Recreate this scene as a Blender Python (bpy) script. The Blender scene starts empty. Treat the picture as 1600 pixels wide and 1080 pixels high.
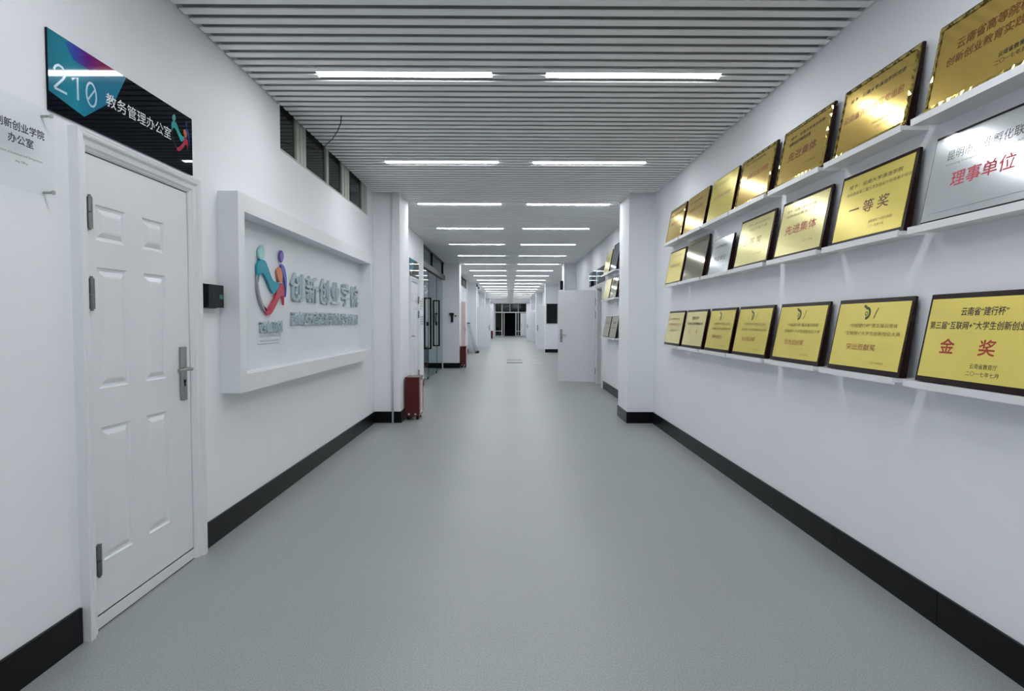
import bpy, bmesh, math, random
PI = math.pi
from mathutils import Matrix, Vector
random.seed(7)
S = bpy.context.scene
COL = S.collection

# ------------------------------------------------------------------ camera, world, exposure
cd = bpy.data.cameras.new('camera'); cam = bpy.data.objects.new('camera', cd); COL.objects.link(cam)
cd.sensor_width = 36; cd.lens = 20.417; cd.clip_start = 0.02; cd.clip_end = 200
rt = Vector((0.9999866, -0.0024242, -0.0045664)); fw = Vector((-0.0044628, 0.0411411, -0.9991434)); up = Vector((0.00261, 0.9991504, 0.0411297))
M = Matrix((rt, fw, up)).to_4x4(); M.translation = Vector((0, 0, 1.3)); cam.matrix_world = M
S.camera = cam
w = bpy.data.worlds.new('night'); S.world = w; w.use_nodes = True
w.node_tree.nodes['Background'].inputs[0].default_value = (0.010, 0.012, 0.018, 1)
w.node_tree.nodes['Background'].inputs[1].default_value = 0.5
S.view_settings.view_transform = 'Standard'; S.view_settings.look = 'None'
S.view_settings.gamma = 1; S.view_settings.use_curve_mapping = False
S.view_settings.exposure = 1.97
STRIP = 9.5                      # emission of the LED strips
STRIP_COL = (0.95, 0.98, 1.0)
S.cycles.max_bounces = 12; S.cycles.diffuse_bounces = 7; S.cycles.glossy_bounces = 4
S.cycles.caustics_reflective = False; S.cycles.caustics_refractive = False
S.cycles.sample_clamp_indirect = 4.0; S.cycles.use_denoising = True

# ------------------------------------------------------------------ materials
def mat(name, col, rough=0.5, metal=0.0, var=0.0, scale=8.0, bump=0.0, bscale=200.0, spec=0.5, coat=0.0, emit=None, estr=0.0, rvar=0.0):
    m = bpy.data.materials.new(name); m.use_nodes = True
    nt = m.node_tree; b = nt.nodes['Principled BSDF']
    b.inputs['Base Color'].default_value = (*col, 1); b.inputs['Roughness'].default_value = rough
    b.inputs['Metallic'].default_value = metal; b.inputs['Specular IOR Level'].default_value = spec
    b.inputs['Coat Weight'].default_value = coat; b.inputs['Coat Roughness'].default_value = 0.03
    if emit:
        b.inputs['Emission Color'].default_value = (*emit, 1); b.inputs['Emission Strength'].default_value = estr
    tc = nt.nodes.new('ShaderNodeTexCoord')
    if var > 0 or rvar > 0:
        n = nt.nodes.new('ShaderNodeTexNoise'); n.inputs['Scale'].default_value = scale; n.inputs['Detail'].default_value = 5
        nt.links.new(tc.outputs['Object'], n.inputs['Vector'])
        if var > 0:
            r = nt.nodes.new('ShaderNodeValToRGB')
            r.color_ramp.elements[0].position = 0.3; r.color_ramp.elements[1].position = 0.7
            r.color_ramp.elements[0].color = (*[c * (1 - var) for c in col], 1); r.color_ramp.elements[1].color = (*[min(1, c * (1 + var)) for c in col], 1)
            nt.links.new(n.outputs['Fac'], r.inputs['Fac']); nt.links.new(r.outputs['Color'], b.inputs['Base Color'])
        if rvar > 0:
            q = nt.nodes.new('ShaderNodeMapRange'); q.inputs['To Min'].default_value = rough - rvar; q.inputs['To Max'].default_value = rough + rvar
            nt.links.new(n.outputs['Fac'], q.inputs['Value']); nt.links.new(q.outputs['Result'], b.inputs['Roughness'])
    if bump > 0:
        n2 = nt.nodes.new('ShaderNodeTexNoise'); n2.inputs['Scale'].default_value = bscale; n2.inputs['Detail'].default_value = 3
        nt.links.new(tc.outputs['Object'], n2.inputs['Vector'])
        bp = nt.nodes.new('ShaderNodeBump'); bp.inputs['Strength'].default_value = bump; bp.inputs['Distance'].default_value = 0.002
        nt.links.new(n2.outputs['Fac'], bp.inputs['Height']); nt.links.new(bp.outputs['Normal'], b.inputs['Normal'])
    return m

def glass_mat(name, tint, refl_rough=0.02, ior=1.5):
    m = bpy.data.materials.new(name); m.use_nodes = True; nt = m.node_tree; nt.nodes.clear()
    o = nt.nodes.new('ShaderNodeOutputMaterial'); mx = nt.nodes.new('ShaderNodeMixShader')
    t = nt.nodes.new('ShaderNodeBsdfTransparent'); t.inputs[0].default_value = (*tint, 1)
    g = nt.nodes.new('ShaderNodeBsdfGlossy'); g.inputs['Roughness'].default_value = refl_rough
    f = nt.nodes.new('ShaderNodeFresnel'); f.inputs['IOR'].default_value = ior
    ge = nt.nodes.new('ShaderNodeNewGeometry'); iv = nt.nodes.new('ShaderNodeMath'); iv.operation = 'SUBTRACT'; iv.inputs[0].default_value = 1
    ml = nt.nodes.new('ShaderNodeMath'); ml.operation = 'MULTIPLY'
    nt.links.new(ge.outputs['Backfacing'], iv.inputs[1]); nt.links.new(iv.outputs[0], ml.inputs[0]); nt.links.new(f.outputs[0], ml.inputs[1])
    nt.links.new(ml.outputs[0], mx.inputs[0]); nt.links.new(t.outputs[0], mx.inputs[1]); nt.links.new(g.outputs[0], mx.inputs[2]); nt.links.new(mx.outputs[0], o.inputs[0])
    return m

def ramp_mat(name, stops, x0, x1, axis=0, rough=0.04, coat=0.0):
    """colour printed as a gradient along an object axis (a printed design)"""
    m = mat(name, stops[0][1], rough, spec=0.5, coat=coat); nt = m.node_tree; b = nt.nodes['Principled BSDF']
    tc = nt.nodes.new('ShaderNodeTexCoord'); sp = nt.nodes.new('ShaderNodeSeparateXYZ'); mr = nt.nodes.new('ShaderNodeMapRange')
    mr.inputs['From Min'].default_value = x0; mr.inputs['From Max'].default_value = x1
    r = nt.nodes.new('ShaderNodeValToRGB')
    nt.links.new(tc.outputs['Object'], sp.inputs[0]); nt.links.new(sp.outputs[axis], mr.inputs['Value']); nt.links.new(mr.outputs['Result'], r.inputs['Fac'])
    while len(r.color_ramp.elements) < len(stops): r.color_ramp.elements.new(0.5)
    for e, (p, c) in zip(r.color_ramp.elements, stops): e.position = p; e.color = (*c, 1)
    nt.links.new(r.outputs['Color'], b.inputs['Base Color'])
    return m

WALL = mat('white_wall_paint', (0.85, 0.86, 0.892), 0.55, var=0.015, scale=1.5, bump=0.05, bscale=60, spec=0.3)
PLENUM = mat('plenum_grey', (0.27, 0.28, 0.28), 0.8, var=0.1)
SLAT = mat('grey_white_slat_enamel', (0.87, 0.88, 0.885), 0.4, var=0.02, scale=3)
BASEM = mat('black_skirting_tile', (0.005, 0.0055, 0.007), 0.30, var=0.2, scale=6, rvar=0.06, spec=0.16)
DOORM = mat('white_door_enamel', (0.76, 0.775, 0.80), 0.28, var=0.012, scale=3, bump=0.03, bscale=20)
FRAMEM = mat('white_frame_enamel', (0.76, 0.77, 0.795), 0.28, var=0.012)
STEEL = mat('brushed_steel', (0.42, 0.42, 0.41), 0.3, 1.0, var=0.1, scale=30)
DSTEEL = mat('dark_steel', (0.22, 0.22, 0.23), 0.3, 1.0, var=0.1, scale=30)
BLACKP = mat('black_plastic', (0.006, 0.007, 0.010), 0.3, var=0.1, spec=0.2)
BLACKM = mat('black_metal', (0.006, 0.007, 0.009), 0.35, var=0.1, spec=0.2)
DGREYM = mat('dark_grey_metal', (0.022, 0.025, 0.03), 0.4, var=0.1, spec=0.2)
ALU = mat('aluminium', (0.6, 0.62, 0.65), 0.35, 0.9, var=0.08, scale=12)
RED = mat('red_enamel', (0.085, 0.002, 0.003), 0.25, var=0.08, scale=5)
REDP = mat('pale_red_window', (0.66, 0.42, 0.44), 0.12, var=0.25, scale=7)
WOOD = mat('dark_mahogany_lacquer', (0.016, 0.0045, 0.005), 0.25, var=0.35, scale=14, spec=0.25)
WOODL = mat('brown_lacquer_edge', (0.055, 0.026, 0.024), 0.3, var=0.25, scale=14)
GOLD = mat('gold_plate', (0.90, 0.62, 0.16), 0.17, 0.80, var=0.05, scale=4, rvar=0.04)
GOLDY = mat('bright_yellow_gold_plate', (0.88, 0.72, 0.17), 0.24, 0.40, var=0.04, scale=4, rvar=0.04)
GOLDP = mat('pale_gold_plate', (0.90, 0.81, 0.36), 0.20, 0.45, var=0.04, scale=4, rvar=0.04)
GOLDB = mat('polished_gold_rim', (0.88, 0.68, 0.20), 0.07, 1.0)
BRONZE = mat('champagne_plate', (0.62, 0.57, 0.42), 0.08, 0.95, var=0.05)
SILVER = mat('silver_plate', (0.74, 0.77, 0.80), 0.14, 0.6, var=0.03)
CHROME = mat('dark_mirror_plate', (0.36, 0.38, 0.40), 0.06, 1.0)
INKB = mat('black_ink', (0.02, 0.018, 0.012), 0.5, var=0.05)
INKN = mat('brown_ink', (0.15, 0.045, 0.008), 0.45)
INKG = mat('olive_ink', (0.11, 0.08, 0.01), 0.5, var=0.05)
INKR = mat('red_ink', (0.40, 0.035, 0.02), 0.45, var=0.05)
INKO = mat('red_brown_ink', (0.30, 0.055, 0.01), 0.45, var=0.05)
INKRR = mat('crimson_ink', (0.48, 0.02, 0.05), 0.45, var=0.05)
INKGR = mat('dark_green_ink', (0.03, 0.08, 0.01), 0.5, var=0.05)
NAVY = mat('navy_lettering', (0.008, 0.008, 0.035), 0.4, var=0.05)
SIGNK = mat('black_acrylic', (0.002, 0.003, 0.007), 0.02, spec=0.13)
WHITEL = mat('white_lettering', (0.75, 0.78, 0.80), 0.3, var=0.02)
PALEL = mat('pale_blue_lettering', (0.42, 0.68, 0.80), 0.15, var=0.02)
GREYL = mat('blue_grey_acrylic_letter', (0.40, 0.49, 0.53), 0.3, var=0.08, scale=10)
SHELFM = mat('white_shelf_laminate', (0.80, 0.80, 0.82), 0.35, var=0.01)
PAPER = mat('white_paper', (0.75, 0.77, 0.80), 0.5, var=0.05, scale=30)
FRBEIGE = mat('cream_window_frame', (0.42, 0.43, 0.38), 0.4, var=0.04)
DARKROOM = mat('unlit_room_shade', (0.05, 0.055, 0.055), 0.8, var=0.2)  # darkness of the unlit rooms is put into their wall colour
PINKDOOR = mat('beige_pink_door', (0.55, 0.38, 0.34), 0.35, var=0.05)
RUBBER_GAP = mat('black_rubber_and_gap_dark', (0.01, 0.01, 0.01), 0.7, var=0.1)  # rubber feet, and the painted dark of the door gaps
GLASS = glass_mat('clear_glass', (0.70, 0.83, 0.84))
GLASSW = glass_mat('window_glass', (0.55, 0.58, 0.56))
ACRY = glass_mat('clear_acrylic', (0.975, 0.99, 0.988), 0.2, 1.3)
EM = mat('led_diffuser', (0.9, 0.9, 0.9), 0.5, emit=STRIP_COL, estr=STRIP)
GREENLED = mat('green_display', (0.01, 0.06, 0.05), 0.2, emit=(0.05, 0.5, 0.35), estr=0.03)
TEAL = ramp_mat('teal_print', [(0.0, (0.012, 0.17, 0.26)), (0.3, (0.01, 0.26, 0.36)), (0.55, (0.008, 0.18, 0.32)), (1.0, (0.01, 0.22, 0.34))], 0.0, 0.45)
MAG = ramp_mat('magenta_print', [(0.0, (0.008, 0.18, 0.34)), (0.22, (0.03, 0.06, 0.42)), (0.42, (0.11, 0.006, 0.22)), (0.65, (0.24, 0.004, 0.10)), (1.0, (0.42, 0.004, 0.10))], 0.06, 0.40)

# floor: grey speckled sheet vinyl
FLOOR = mat('grey_vinyl_floor', (0.27, 0.295, 0.295), 0.36, var=0.0, bump=0.12, bscale=350, spec=0.5)
nt = FLOOR.node_tree; b = nt.nodes['Principled BSDF']; tc = nt.nodes.new('ShaderNodeTexCoord')
n1 = nt.nodes.new('ShaderNodeTexNoise'); n1.inputs['Scale'].default_value = 170; n1.inputs['Detail'].default_value = 2
n2 = nt.nodes.new('ShaderNodeTexNoise'); n2.inputs['Scale'].default_value = 0.9; n2.inputs['Detail'].default_value = 4
r1 = nt.nodes.new('ShaderNodeValToRGB'); r1.color_ramp.elements[0].position = .32; r1.color_ramp.elements[1].position = .68
r1.color_ramp.elements[0].color = (0.245, 0.265, 0.260, 1); r1.color_ramp.elements[1].color = (0.385, 0.408, 0.402, 1)
mxx = nt.nodes.new('ShaderNodeMix'); mxx.data_type = 'RGBA'; mxx.blend_type = 'MULTIPLY'; mxx.inputs[0].default_value = 0.35
r2 = nt.nodes.new('ShaderNodeValToRGB'); r2.color_ramp.elements[0].position = .35; r2.color_ramp.elements[1].position = .65
r2.color_ramp.elements[0].color = (0.86, 0.86, 0.86, 1)
for n in (n1, n2): nt.links.new(tc.outputs['Object'], n.inputs['Vector'])
nt.links.new(n1.outputs['Fac'], r1.inputs['Fac']); nt.links.new(n2.outputs['Fac'], r2.inputs['Fac'])
nt.links.new(r1.outputs['Color'], mxx.inputs[6]); nt.links.new(r2.outputs['Color'], mxx.inputs[7]); nt.links.new(mxx.outputs[2], b.inputs['Base Color'])

# ------------------------------------------------------------------ helpers
def bx(bm, x0, x1, y0, y1, z0, z1):
    v = [bm.verts.new(p) for p in ((x0,y0,z0),(x1,y0,z0),(x1,y1,z0),(x0,y1,z0),(x0,y0,z1),(x1,y0,z1),(x1,y1,z1),(x0,y1,z1))]
    for f in ((0,3,2,1),(4,5,6,7),(0,1,5,4),(1,2,6,5),(2,3,7,6),(3,0,4,7)): bm.faces.new([v[i] for i in f])
def bevel(bm, r, seg=2, angle=30):
    es = [e for e in bm.edges if len(e.link_faces) == 2 and e.calc_face_angle(0) > math.radians(angle)]
    bmesh.ops.bevel(bm, geom=es, offset=r, segments=seg, affect='EDGES', clamp_overlap=True)
def tube(bm, pts, r, n=10):
    pts = [Vector(p) for p in pts]; rings = []
    for i, p in enumerate(pts):
        a = pts[max(0, i-1)]; c = pts[min(len(pts)-1, i+1)]; t = (c - a).normalized()
        u = t.orthogonal().normalized() if i == 0 else (u - t * u.dot(t)).normalized()
        v = t.cross(u)
        rings.append([bm.verts.new(p + (u*math.cos(2*math.pi*k/n) + v*math.sin(2*math.pi*k/n)) * r) for k in range(n)])
    for a, c in zip(rings, rings[1:]):
        for k in range(n): bm.faces.new((a[k], a[(k+1)%n], c[(k+1)%n], c[k]))
    bm.faces.new(list(reversed(rings[0]))); bm.faces.new(rings[-1])
def prism(bm, pts, z0, z1):
    a = [bm.verts.new((x, y, z0)) for x, y in pts]; c = [bm.verts.new((x, y, z1)) for x, y in pts]
    n = len(pts)
    f = bm.faces.new(c); bm.faces.new(list(reversed(a)))
    for i in range(n): bm.faces.new((a[i], a[(i+1)%n], c[(i+1)%n], c[i]))
def mesh(name, bm, m, smooth=False):
    bmesh.ops.recalc_face_normals(bm, faces=bm.faces[:])
    me = bpy.data.meshes.new(name); bm.to_mesh(me); bm.free()
    for k in (m if isinstance(m, (list, tuple)) else [m]): me.materials.append(k)
    if smooth:
        for p in me.polygons: p.use_smooth = True
    return me
def obj(name, bm, m, parent=None, smooth=False):
    me = bm if isinstance(bm, bpy.types.Mesh) else mesh(name, bm, m, smooth)
    o = bpy.data.objects.new(name, me); COL.objects.link(o)
    if parent: o.parent = parent
    return o
def tag(o, label=None, cat=None, group=None, kind=None):
    if label: o['label'] = label
    if cat: o['category'] = cat
    if group: o['group'] = group
    if kind: o['kind'] = kind
    return o
FR = {  # local x, y, z axes of things fixed on a surface: x reads to the right, y up, z out of the surface
 'left': ((0,1,0),(0,0,1),(1,0,0)), 'right': ((0,-1,0),(0,0,1),(-1,0,0)), 'front': ((1,0,0),(0,0,1),(0,-1,0)), 'up': ((1,0,0),(0,1,0),(0,0,1))}
def place(o, loc, frame):
    a = FR[frame] if isinstance(frame, str) else frame
    m = Matrix((a[0], a[1], a[2])).transposed().to_4x4(); m.translation = Vector(loc); o.matrix_world = m
    return o
def thing(name, label, cat, loc, frame='up', group=None, kind=None):
    o = bpy.data.objects.new(name, None); COL.objects.link(o); o.empty_display_size = .1
    place(o, loc, frame); return tag(o, label, cat, group, kind)
def box(name, m, parent, x0, x1, y0, y1, z0, z1, r=0.0, seg=2):
    bm = bmesh.new(); bx(bm, x0, x1, y0, y1, z0, z1)
    if r: bevel(bm, r, seg)
    return obj(name, bm, m, parent)
def boxes(name, m, parent, lst):
    bm = bmesh.new()
    for l in lst: bx(bm, *l)
    return obj(name, bm, m, parent)
_txt = {}
def text(name, parent, body, cx, cy, size, m, z, width=None, bold=0.0, align='CENTER', thick=0.0, spacing=1.0, shear=0.0):
    """lettering as a mesh lying in the local XY plane of its thing, centred on (cx, cy)"""
    key = (body, size, width, bold, align, thick, m.name, spacing, shear)
    if key not in _txt:
        c = bpy.data.curves.new('t', 'FONT'); c.body = body; c.size = size; c.extrude = thick
        c.align_x = 'LEFT'; c.resolution_u = 2; c.space_character = spacing; c.shear = shear
        o = bpy.data.objects.new('t', c); COL.objects.link(o); bpy.context.view_layer.update()
        me = bpy.data.meshes.new_from_object(o.evaluated_get(bpy.context.evaluated_depsgraph_get()))
        bpy.data.objects.remove(o); bpy.data.curves.remove(c)
        xs = [v.co.x for v in me.vertices]; ys = [v.co.y for v in me.vertices]
        mx, my, W = (min(xs)+max(xs))/2, (min(ys)+max(ys))/2, max(xs)-min(xs)
        k = (width / W) if width else 1.0
        for v in me.vertices: v.co.x = (v.co.x - mx) * k; v.co.y -= my
        if bold:
            bm = bmesh.new(); d = bold * size
            for q, (dx, dy) in enumerate(((0, 0), (d, 0), (-d, 0), (0, d), (0, -d))):
                n0 = len(bm.verts); bm.from_mesh(me); bm.verts.ensure_lookup_table()
                for v in bm.verts[n0:]: v.co += Vector((dx, dy, q*2e-5))
            bm.to_mesh(me); bm.free()
        me.materials.clear(); me.materials.append(m); me.name = name; _txt[key] = me
    o = bpy.data.objects.new(name, _txt[key]); COL.objects.link(o); o.parent = parent; o.location = (cx, cy, z)
    return o
def stroke(bm, pts, wd, z0, z1, closed=False):
    """rounded ribbon along a polyline"""
    pts = [Vector((p[0], p[1])) for p in pts]
    n = len(pts); L = []; R = []
    for i in range(n):
        if closed: a, c = pts[i-1], pts[(i+1) % n]
        else: a, c = pts[max(0,i-1)], pts[min(n-1,i+1)]
        t = (c-a).normalized(); nn = Vector((-t.y, t.x)) * wd/2
        L.append(pts[i]+nn); R.append(pts[i]-nn)
    rng = range(n if closed else n-1)
    for i in rng:
        j = (i+1) % n; q = [L[i], R[i], R[j], L[j]]
        vs0 = [bm.verts.new((p.x,p.y,z0)) for p in q]; vs1 = [bm.verts.new((p.x,p.y,z1)) for p in q]
        bm.faces.new(vs1); bm.faces.new(vs0[::-1])
        for k in range(4): bm.faces.new((vs0[k], vs0[(k+1)%4], vs1[(k+1)%4], vs1[k]))
def smooth_pts(pts, n=6):
    """Catmull-Rom through a closed outline"""
    out = []; N = len(pts)
    for i in range(N):
        p0, p1, p2, p3 = [Vector(pts[(i+k-1) % N]) for k in range(4)]
        for s in range(n):
            t = s / n
            out.append(tuple(0.5*((2*p1) + (p2-p0)*t + (2*p0-5*p1+4*p2-p3)*t*t + (3*p1-p0-3*p2+p3)*t**3)))
    return out

# ------------------------------------------------------------------ dimensions
XL, XR, H = -1.728, 1.847, 2.917
ROOF = 2.957
Y0, YE = -3.6, 52.0
CXL, CXR = -1.392, 1.515          # inner faces of the columns
COLS = [(7.41, 8.04), (16.15, 16.75), (24.45, 25.05), (33.0, 33.6), (41.6, 42.2), (50.3, 50.9)]

# ------------------------------------------------------------------ structure
f = tag(box('floor', FLOOR, None, -5.2, 4.2, Y0-.2, YE+.25, -0.12, 0.0), 'grey speckled vinyl floor running the length of the corridor', 'floor', kind='structure')

# left wall, with door openings, high windows and the gap for the glass partition
def wall_x(name, x0, x1, runs, label):
    bm = bmesh.new()
    for r in runs: bx(bm, x0, x1 - (.06 if len(r) > 4 else 0), *r[:4])
    return tag(obj(name, bm, WALL), label, 'wall', kind='structure')
T = 0.2
WIN1 = (4.437, 7.12, 2.585)
WIN2 = (20.0, 23.4, 2.585)
wall_x('wall_left', XL-T, XL, [
    (Y0, 2.36, 0, ROOF), (2.36, 3.165, 2.03, ROOF), (3.165, 3.55, 0, ROOF), (3.55, WIN1[0], 0, .965), (3.55, WIN1[0], 1.97, ROOF), (3.55, 6.77, .965, 1.97, 1), (WIN1[0], 6.77, 0, .965), (WIN1[0], 6.77, 1.97, WIN1[2]), (6.77, WIN1[1], 0, WIN1[2]), (WIN1[1], 10.06, 0, ROOF),
    (10.06, 10.99, 2.03, ROOF), (10.99, 11.72, 0, ROOF), (16.75, 20.06, 0, ROOF), (20.06, 20.0+.98, 2.03, WIN2[2]), (20.0+.98, WIN2[1], 0, WIN2[2]),
    (20.0, 20.06, 0, WIN2[2]), (WIN2[1], 29.25, 0, ROOF), (29.25, 30.05, 2.03, ROOF), (30.05, YE, 0, ROOF)], 'white painted left corridor wall with door 210')
wall_x('wall_right', XR, XR+T, [
    (Y0, 11.42, 0, ROOF), (11.42, 12.24, 2.0, ROOF), (12.24, 16.75, 0, ROOF)], 'white painted right corridor wall behind the award plaques')
wall_x('wall_right_recess', 2.05, 2.25, [(16.75, 24.45, 0, ROOF)], 'white recessed stretch of right wall between the second and third column')
wall_x('wall_right_far', XR, XR+T, [(25.05, 25.4, 0, ROOF), (25.4, 26.2, 2.03, ROOF), (26.2, 37.0, 0, ROOF), (37.0, 37.8, 2.03, ROOF), (37.8, YE, 0, ROOF)], 'far white stretch of the right corridor wall')
tag(box('wall_back', WALL, None, XL-T, XR+T, Y0-.2, Y0, 0, ROOF), 'white wall closing the corridor behind the viewpoint', 'wall', kind='structure')
# wall behind the glass partition (continues the second left column into the side hall)
tag(box('wall_side_hall_far', WALL, None, -5.0, CXL-.3, 16.16, 16.35, 0, ROOF), 'white wall of the side hall seen through the glass partition', 'wall', kind='structure')
tag(box('wall_side_hall_left', WALL, None, -5.2, -5.0, 11.5, 16.35, 0, ROOF), 'white wall at the back of the glazed side hall', 'wall', kind='structure')
tag(box('wall_side_hall_near', WALL, None, -5.0, XL-T, 11.5, 11.7, 0, ROOF), 'white near wall of the glazed side hall', 'wall', kind='structure')
ordn = ['nearest', 'second', 'third', 'fourth', 'fifth', 'sixth']
for k, (a, c) in enumerate(COLS):
    tag(box('wall_column', WALL, None, XL if k != 1 else XL-.3, CXL, a, c, 0, ROOF), f'{ordn[k]} white square column standing out from the left wall', 'column', kind='structure')
    tag(box('wall_column', WALL, None, CXR, XR if k != 2 else 2.05, a, c, 0, ROOF), f'{ordn[k]} white square column standing out from the right wall', 'column', kind='structure')

# end wall: open frame around the glazed door
bm = bmesh.new()
ex0, ex1, ez = -1.30, 1.55, 2.93
bx(bm, XL-T, ex0, YE, YE+.2, 0, ROOF); bx(bm, ex1, XR+T, YE, YE+.2, 0, ROOF); bx(bm, ex0, ex1, YE, YE+.2, ez, ROOF)
tag(obj('wall_end', bm, WALL), 'white wall around the glazed end of the corridor', 'wall', kind='structure')

# ceiling slab + slats
ceil = tag(box('ceiling', PLENUM, None, -5.2, 2.3, Y0-.2, YE+.2, ROOF, ROOF+.1), 'slatted metal ceiling of pale grey strips over the whole corridor', 'ceiling', kind='structure')
G0 = 3.845                        # a gap of the ceiling starts here; pitch 0.1
ROWS = [G0 - 0.012 + 2.1*k for k in range(-3, 23)]
LX = [(-1.262, -0.118), (0.238, 1.382)]
lightrows = {round((r - (G0-.012)) / .1): r for r in ROWS}
_sl = {}
def slat_mesh(L):
    k = round(L, 3)
    if k not in _sl:
        bm = bmesh.new(); prof = [(-.0285, .0065), (-.0285, .002), (-.0265, 0), (.0265, 0), (.0285, .002), (.0285, .0065)]
        a = [bm.verts.new((-L/2, y, z)) for y, z in prof]; c = [bm.verts.new((L/2, y, z)) for y, z in prof]
        for i in range(5): bm.faces.new((a[i], a[i+1], c[i+1], c[i]))
        bm.faces.new(a); bm.faces.new(c[::-1]); bm.faces.new((a[5], a[0], c[0], c[5]))
        _sl[k] = mesh('ceiling_slat', bm, SLAT)
    return _sl[k]
pieces = []
k0 = int((Y0 - G0) / .1) + 1
for k in range(k0, int((YE - G0) / .1)):
    yc = G0 + .1*k + .0715
    x0, x1 = XL + .008, XR - .008
    for (a, c) in COLS:
        if a - .03 < yc < c + .03: x0, x1 = CXL + .006, CXR - .006
    if 16.75 < yc < 24.45: x1 = 2.04
    if 11.75 < yc < 16.1: x0 = -1.80
    segs = [(x0, x1)]
    if k in lightrows: segs = [(x0, LX[0][0]-.002), (LX[0][1]+.002, LX[1][0]-.002), (LX[1][1]+.002, x1)]
    for s in segs: pieces.append((yc, s))
near = sorted([p for p in pieces if p[0] > 2.7])[:296]; rest = [p for p in pieces if p not in near]
for yc, (a, c) in near:
    o = obj('ceiling_slat', slat_mesh(c - a), SLAT, ceil); o.location = ((a+c)/2, yc, H)
bm = bmesh.new()
for yc, (a, c) in rest: bx(bm, a, c, yc-.0285, yc+.0285, H, H+.0065)
tag(obj('far_ceiling_slats', bm, SLAT, ceil), kind='stuff')
# side hall ceiling panel; its shadow is put into the grey colour
tag(box('ceiling_side_hall', PLENUM, None, -5.0, -1.93, 11.7, 16.16, 2.925, 2.955), 'ceiling of the glazed side hall, greyed to stand for its shade', 'ceiling', kind='structure')
tag(box('ceiling_edge_trim', DGREYM, None, -1.93, -1.80, 11.72, 16.15, 2.93, ROOF), 'dark fascia above the glass partition', 'trim', kind='structure')

# LED strips
bmh = bmesh.new(); Lw = LX[0][1]-LX[0][0]
bx(bmh, -Lw/2, Lw/2, 0, .096, 0.007, .036); HOUS = mesh('housing', bmh, SLAT)
bmh = bmesh.new(); bx(bmh, -Lw/2+.002, Lw/2-.002, .001, .095, 0.0032, .007); DIFF = mesh('diffuser', bmh, EM)
words = ['first','second','third','fourth','fifth','sixth','seventh','eighth','ninth','tenth','eleventh','twelfth','thirteenth','fourteenth','fifteenth','sixteenth','seventeenth','eighteenth','nineteenth','twentieth','twenty-first','twenty-second','twenty-third','twenty-fourth','twenty-fifth']
for i, r in enumerate(ROWS):
    n = i - 3
    for side, (a, c) in zip(('left', 'right'), LX):
        if n >= 0: lab = f'{side}-hand white LED ceiling strip of the {words[n]} row from the front'
        else: lab = f'{side}-hand white LED ceiling strip {["nearest overhead,", "behind the viewpoint,", "farthest behind the viewpoint,"][-n-1]} outside the view'
        t = thing('ceiling_light', lab, 'ceiling light', ((a+c)/2, r, H), 'up', f'{side} row of linear ceiling lights')
        obj('housing', HOUS, None, t); obj('diffuser', DIFF, None, t)

# baseboards
def baseboard(name, label, segs):
    e = thing(name, label, 'baseboard', (0, 0, 0), 'up', kind='structure')
    for s in segs: box('baseboard_tile', BASEM, e, *s, 0, .145, .002, 1)
    return e
th = .012
baseboard('baseboard_left', 'black skirting along the left wall', [(XL, XL+th, Y0, 2.30), (XL, XL+th, 3.232, 7.40), (XL, CXL+th, 7.41-th, 7.409), (CXL, CXL+th, 7.412, 8.04), (XL, XL+th, 8.05, 9.98), (XL, XL+th, 11.1, 11.70)])
baseboard('baseboard_left_far', 'black skirting around the second left column and beyond', [(-4.9, CXL+th, 16.15-th, 16.149), (CXL, CXL+th, 16.15, 16.75), (XL, XL+th, 16.76, 19.95), (XL, XL+th, 21.1, 24.43)])
baseboard('baseboard_right', 'black skirting along the right wall', [(XR-th, XR, Y0, 2.43), (XR-th, XR, 2.434, 7.396), (CXR-th, XR, 7.41-th, 7.409), (CXR-th, CXR, 7.412, 8.04), (XR-th, XR, 8.05, 11.33)])
baseboard('baseboard_right_far', 'black skirting on the face of the third right column', [(CXR-th, 2.05, 24.45-th, 24.449), (CXR-th, XR, 16.15-th, 16.149)])

# ------------------------------------------------------------------ windows high in the left wall
def high_window(name, yA, yB, zs, panes, posts, label):
    t = thing(name, label, 'window', (XL, yA, zs), 'left', kind='structure')
    L = yB - yA; Hh = ROOF - zs
    for (a, c) in posts: box('window_frame', FRBEIGE, t, a-yA, c-yA, 0.02, Hh, -.045, -.008, .003, 1)
    box('window_rail', FRBEIGE, t, 0, L, 0, .02, -.06, -.004, .003, 1)
    for (a, c) in panes: box('window_pane', GLASSW, t, a-yA, c-yA, .02, Hh, -.030, -.025)
    return t
high_window('window_1', 4.437, 7.12, 2.585, [(4.437, 4.80), (5.02, 5.57), (5.64, 6.08), (6.36, 6.90)],
            [(4.80, 4.87), (4.885, 4.95), (4.96, 5.02), (5.57, 5.64), (6.08, 6.16), (6.18, 6.27), (6.28, 6.36), (6.90, 6.97), (6.99, 7.05), (7.06, 7.12)], 'row of dark high windows above the white sign box')
high_window('window_2', 20.0, 23.4, 2.585, [(20.05, 21.6), (21.7, 23.3)], [(20.0, 20.05), (21.6, 21.7), (23.3, 23.4)], 'dark high window on the left wall beyond the second column')
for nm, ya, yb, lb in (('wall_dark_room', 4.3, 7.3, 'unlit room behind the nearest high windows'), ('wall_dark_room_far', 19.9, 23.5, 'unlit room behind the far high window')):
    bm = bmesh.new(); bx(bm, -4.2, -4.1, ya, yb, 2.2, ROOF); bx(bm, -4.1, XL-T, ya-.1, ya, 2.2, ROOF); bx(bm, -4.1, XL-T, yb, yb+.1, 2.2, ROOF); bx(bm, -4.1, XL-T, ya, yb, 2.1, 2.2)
    tag(obj(nm, bm, DARKROOM), lb, 'room', kind='structure')

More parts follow.
